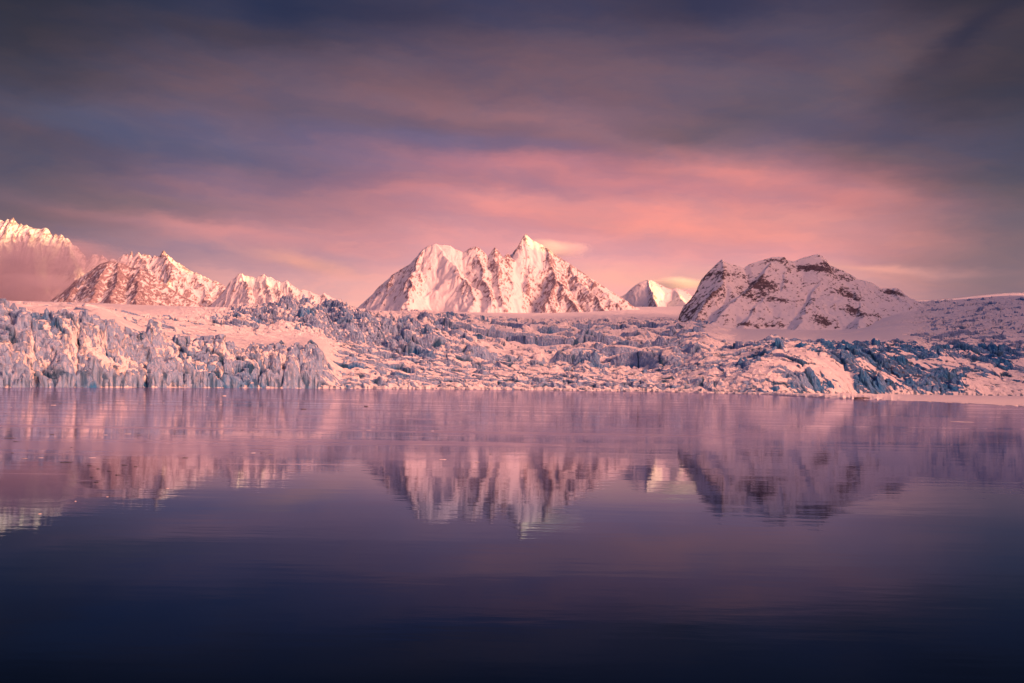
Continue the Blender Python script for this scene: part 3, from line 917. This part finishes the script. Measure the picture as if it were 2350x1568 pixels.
def cloud(label, centre, half, col, dens, sc, lo=0.25, hi=0.95, aniso=0.3, seed=0.0, cat='cloud', name='cloud', namp=1.5, ns=(1, 1, 2.2)):
    """a lens of vapour with a lumpy hull"""
    import bmesh
    bm = bmesh.new(); bmesh.ops.create_icosphere(bm, subdivisions=4, radius=1.0)
    for v in bm.verts:
        k = 1.35 + 0.05 * math.sin(v.co.x * 5 + seed) * math.cos(v.co.y * 4)
        v.co = Vector((centre[0] + v.co.x * half[0] * k, centre[1] + v.co.y * half[1] * k, centre[2] + v.co.z * half[2] * k))
    me = bpy.data.meshes.new(name); bm.to_mesh(me); bm.free()
    me.materials.append(vol_mat(name + '_vapour', col, dens, centre, half, sc, lo, hi, aniso, seed, namp, ns))
    ob = bpy.data.objects.new(name, me); C.objects.link(ob)
    tag(ob, label, cat)
    return ob


c = P3(1272, 571, 6180)
cloud('small yellow banner cloud streaming off the spire of the middle massif', c, (300, 110, 66), (1.0, 1.0, 1.0), 0.03, 0.007, lo=0.0, hi=1.0, aniso=0.0, namp=0.8, seed=3.0)
c = P3(1550, 650, 10400)
cloud('thin peach cloud lying behind the small distant peak', c, (420, 300, 75), (1.0, 1.0, 1.0), 0.012, 0.003, lo=0.0, hi=1.0, aniso=0.0, namp=0.9, seed=9.0)
c = P3(20, 634, 6150)
cloud('grey fog bank hiding the foot of the needle ridge at the far left', c, (640, 420, 306), (0.66, 0.62, 0.72), 0.006, 0.0022, aniso=0.0, ns=(0.5, 1, 4), lo=0.40, hi=1.15, seed=5.0)

# ------------------------------------------------------------------ ice on the water
def front_y(pxv):
    return float(np.interp(pxv, px, yf))


edge_px = [1480, 1500, 1640, 1756, 1900, 2000, 2100, 2200, 2350, 2600, 3200]
edge_py = [898.6, 899.4, 902.5, 905.5, 914, 917.5, 920.5, 925, 933, 948, 985]
NS = 420
epx = np.linspace(1480, 3200, NS)
epy = np.interp(epx, edge_px, edge_py)
eY = CAM_H * FOC / (epy - (877 + ROLL * (epx - 1175)))
eY = eY + fbm(epx / 18, epx * 0 + 1, 3, 3) * 10 + fbm(epx / 5, epx * 0 + 1, 2, 6) * 4
fY = np.interp(epx, px, yf) + 8
eY = np.minimum(eY, fY - 9)
NT = 120
T = np.linspace(0, 1, NT)[:, None] ** 1.3
Ys = eY[None, :] + (fY - eY)[None, :] * T
Xs = (epx[None, :] - 1175) / FOC * Ys
dd = Ys - eY[None, :]
rub = ss(2120 - epx, 0, 120)[None, :]
Zs = 0.12 + 0.25 * np.maximum(fbm(Xs / 14, Ys / 14, 3, 8), 0) + rub * np.maximum(fbm(Xs / 9, Ys / 9, 4, 15), -0.1) * 2.6
Zs = np.where(dd < 0.2, -0.4, Zs)
sh = grid_mesh('sea_ice', Xs, Ys, Zs, M_gl, {'ice': 0.12 + 0.25 * rub * (fbm(Xs / 6, Ys / 6, 3, 9) > 0.1), 'deep': Xs * 0 + 0.3, 'grey_mix': Xs * 0, 'slot_shade': Xs * 0})
tag(sh, 'flat snow-covered shelf of sea ice along the right shore', 'sea ice', kind='structure')


def on_water(pxv, pyv):
    Yd = CAM_H * FOC / (pyv - (877 + ROLL * (pxv - 1175)))
    return ((pxv - 1175) / FOC * Yd, Yd)


def ice_mat(name, col, rough):
    m, b = new_mat(name)
    n = noise_n(pos(), 1.5, 5, 0.6)
    E.nt.links.new(mixc(sstep(n, 0.3, 0.7), col, tuple(c * 0.6 for c in col[:3]) + (1,)).s, b.inputs['Base Color'])
    b.inputs['Roughness'].default_value = rough
    return m


M_floe = ice_mat('floe_snow', (0.85, 0.80, 0.82, 1), 0.7)
M_wet = ice_mat('wet_ice', (0.05, 0.05, 0.07, 1), 0.35)
M_growl = ice_mat('growler_ice', (0.16, 0.14, 0.18, 1), 0.5)
M_chunk = ice_mat('chunk_ice', (0.62, 0.66, 0.74, 1), 0.6)


def floe(pxv, pyv, wpx, mat, label, group, rg, hgt=0.1, aspect=2.6):
    """irregular plate: a frozen rim, a raised crust and a few lumps"""
    import bmesh
    x0, y0 = on_water(pxv, pyv)
    wd = wpx / FOC * y0 / 2
    bm = bmesh.new()
    n = rg.randint(11, 17)
    rings = []
    rr = [rg.uniform(0.62, 1.0) for _ in range(n)]
    for k, (sc_, z) in enumerate([(1.0, -0.05), (1.03, hgt * 0.35), (0.93, hgt), (0.5, hgt * 1.25)]):
        rings.append([bm.verts.new((math.cos(2 * math.pi * i / n) * wd * rr[i] * sc_, math.sin(2 * math.pi * i / n) * wd * aspect * rr[i] * sc_,
                                    z + (rg.uniform(-0.3, 0.5) * hgt if k >= 2 else 0))) for i in range(n)])
    for a_, b_ in zip(rings[:-1], rings[1:]):
        for i in range(n):
            bm.faces.new((a_[i], a_[(i + 1) % n], b_[(i + 1) % n], b_[i]))
    top = bm.verts.new((rg.uniform(-.2, .2) * wd, 0, hgt * rg.uniform(1.2, 2.2)))
    for i in range(n):
        bm.faces.new((rings[-1][i], rings[-1][(i + 1) % n], top))
    bot = bm.verts.new((0, 0, -0.08))
    for i in range(n):
        bm.faces.new((rings[0][(i + 1) % n], rings[0][i], bot))
    me = bpy.data.meshes.new('ice_floe'); bm.to_mesh(me); bm.free(); me.materials.append(mat)
    ob = bpy.data.objects.new('ice_floe', me); C.objects.link(ob)
    ob.location = (x0, y0, 0)
    tag(ob, label, 'ice floe', group)
    return ob


rg = random.Random(8)
def cp(x_, y_): return (x_ / 2350 * 1250 * 0.94, (930 + y_ / 1387 * 738) * 0.94)
named = [
    ((1035, 70), 20, M_floe, 0.5, 'white snow-topped floe nearest the left cliff, the brightest on the water'),
    ((255, 112), 20, M_floe, 0.15, 'long pale floe just left of a small dark one, below the left cliff'),
    ((285, 104), 14, M_wet, 0.12, 'small dark floe touching a long pale one, below the left cliff'),
    ((1400, 130), 24, M_wet, 0.3, 'dark elongated floe lying alone below the end of the ice cliff'),
    ((1687, 118), 18, M_wet, 0.3, 'dark floe farthest right of the floes off the cliff, alone on pink water'),
    ((255, 246), 18, M_wet, 0.08, 'thin dark floe in line with a broken row of pale slivers'),
    ((1175, 330), 20, M_floe, 0.05, 'bright sliver of ice beside the yellow reflection'),
    ((1255, 338), 18, M_wet, 0.05, 'dark sliver of ice just right of a bright one, in the yellow reflection'),
    ((320, 372), 50, M_wet, 0.02, 'longest dark sliver of ice in the left water'),
    ((2065 + 2350, 188), 90, M_floe, 0.05, 'long pale sliver of ice alone in the blue water on the right'),
]
for (cx_, cy_), wp, mt, hg, lb in named:
    a_, b_ = cp(cx_, cy_)
    floe(a_, b_, wp * 0.6, mt, lb, 'ice floes', rg, hg * 0.3, 1.4)
slv = [(650, 97, 10, 1), (705, 110, 10, 1), (757, 102, 8, 1), (878, 93, 9, 1), (960, 72, 8, 1), (790, 88, 7, 1), (60, 122, 7, 1), (370, 115, 12, 0), (35, 150, 10, 0), (1575, 153, 12, 0), (1215, 135, 8, 0),
       (200, 237, 8, 0), (600, 243, 34, 1), (500, 248, 20, 1), (650, 248, 30, 0), (1165, 235, 30, 1), (1120, 228, 12, 0), (880, 230, 8, 0), (345, 305, 14, 0), (205, 352, 26, 1), (440, 352, 40, 1), (130, 355, 30, 1),
       (865, 352, 30, 0), (680, 278, 12, 0), (60, 262, 60, 0), (90, 278, 40, 0), (75, 330, 14, 0), (430, 387, 22, 0), (470, 402, 20, 0), (590, 385, 26, 0), (640, 392, 20, 0), (560, 430, 26, 0), (465, 463, 24, 0),
       (440, 440, 16, 0), (520, 412, 22, 0), (1206, 262, 10, 0), (1212, 330, 9, 0), (1520, 308, 9, 0), (1740, 75, 9, 0), (1940, 56, 14, 0), (1550, 88, 22, 0), (1835, 60, 8, 0), (1690, 180, 10, 0), (1700, 226, 30, 1),
       (1720, 212, 16, 1), (1245, 196, 9, 0), (980, 190, 6, 0), (788, 492, 16, 1), (210, 608, 20, 1), (372, 550, 10, 1), (515, 530, 12, 1), (2070, 116, 8, 0), (2260, 335, 10, 0), (1990, 230, 20, 1), (2040, 360, 40, 1), (2200, 372, 30, 1)]
ORD = ['', 'second', 'third', 'fourth', 'fifth', 'sixth', 'seventh', 'eighth', 'ninth', 'tenth', 'eleventh', 'twelfth', 'thirteenth', 'fourteenth', 'fifteenth', 'sixteenth', 'seventeenth',
       'eighteenth', 'nineteenth', 'twentieth', 'twenty-first', 'twenty-second', 'twenty-third', 'twenty-fourth', 'twenty-fifth', 'twenty-sixth', 'twenty-seventh', 'twenty-eighth', 'twenty-ninth',
       'thirtieth', 'thirty-first', 'thirty-second', 'thirty-third', 'thirty-fourth', 'thirty-fifth', 'thirty-sixth']


def place(i): return 'leftmost' if i == 0 else ORD[i] + ' from the left'


slv = sorted(set(slv)); cnt = [0, 0]
for cx_, cy_, wp, lt in slv:
    a_, b_ = cp(cx_, cy_)
    floe(a_ + rg.uniform(-1, 1), b_, wp * 0.5, M_floe if lt else M_wet,
         ('small pale sliver of ice on the water, %s of the pale ones' if lt else 'small dark sliver of wet ice, %s of the dark ones') % place(cnt[lt]),
         'pale ice slivers' if lt else 'dark ice slivers', rg, 0.02, 1.2 if cy_ < 200 else 0.7)
    cnt[lt] += 1


def chunk(x0, y0, sx_, sy_, sz_, mat, label, group, rg, name='ice_chunk', cap=None):
    import bmesh
    bm = bmesh.new(); bmesh.ops.create_icosphere(bm, subdivisions=3, radius=1.0)
    o = [rg.uniform(-50, 50) for _ in range(3)]
    from mathutils import noise as mn
    for v in bm.verts:
        q_ = v.co * 1.4 + Vector(o)
        k = 1 + 0.45 * mn.noise(q_) + 0.2 * mn.noise(q_ * 2.6)
        q2 = v.co * k
        v.co = Vector((q2.x * sx_, q2.y * sy_, max(q2.z, -0.25) * sz_))
    me = bpy.data.meshes.new(name); bm.to_mesh(me); bm.free(); me.materials.append(mat)
    ob = bpy.data.objects.new(name, me); C.objects.link(ob); ob.location = (x0, y0, 0)
    ob.rotation_euler.z = rg.uniform(0, 6.28) if sx_ < 4 else 0
    tag(ob, label, 'ice chunk' if name == 'ice_chunk' else 'growler', group)
    return ob


x0, y0 = on_water(1975, 916.5)
chunk(x0, y0 - 2, 4.2, 2.2, 1.3, M_growl, 'dark rounded growler at the edge of the sea ice shelf', None, rg, 'growler')
for ci, pxv in enumerate([868, 905, 960, 1020, 1075, 1118, 1160, 1205, 1262, 1300, 1352, 1395, 1440, 1468, 1512, 1560, 1602, 1648, 1690, 1730]):
    Yd = front_y(pxv) - rg.uniform(2, 9)
    if pxv > 1480: Yd = float(np.interp(pxv, epx, eY)) - rg.uniform(0, 4)
    sx_ = rg.uniform(1.4, 3.4)
    chunk((pxv - 1175) / FOC * Yd, Yd, sx_, sx_ * 0.8, sx_ * 0.55, M_chunk, 'ice chunk at the foot of the glacier front, %s of its row' % place(ci), 'ice chunks along the glacier front', rg)

# unseen slope added on the near right to shade the right-hand ice
Yh, Xh = np.meshgrid(np.linspace(-1100, 3300, 300), np.linspace(1000, 4500, 240))
Hs = np.interp(Yh, [-1100, -600, -460, -280, 0, 900, 1800, 2500, 3300], [0, 60, 300, 950, 1250, 1400, 1400, 1200, 500]) + ridged(Yh / 400, Xh / 500, 4, 91) * 60
Hh = Hs - np.abs(Xh - 2600 - Yh * 0.05) * 0.95 + fbm(Xh / 90, Yh / 90, 4, 93) * 20
Hh = np.maximum(Hh, -20)
ob = grid_mesh('mountain', Xh, Yh, Hh, M_near, {'rock': 0.25 + 0.3 * fbm(Xh / 120, Yh / 120, 4, 95)}, smooth=True)
tag(ob, 'unseen snowy slope added on the near right to block the sky glow', 'mountain', kind='structure')
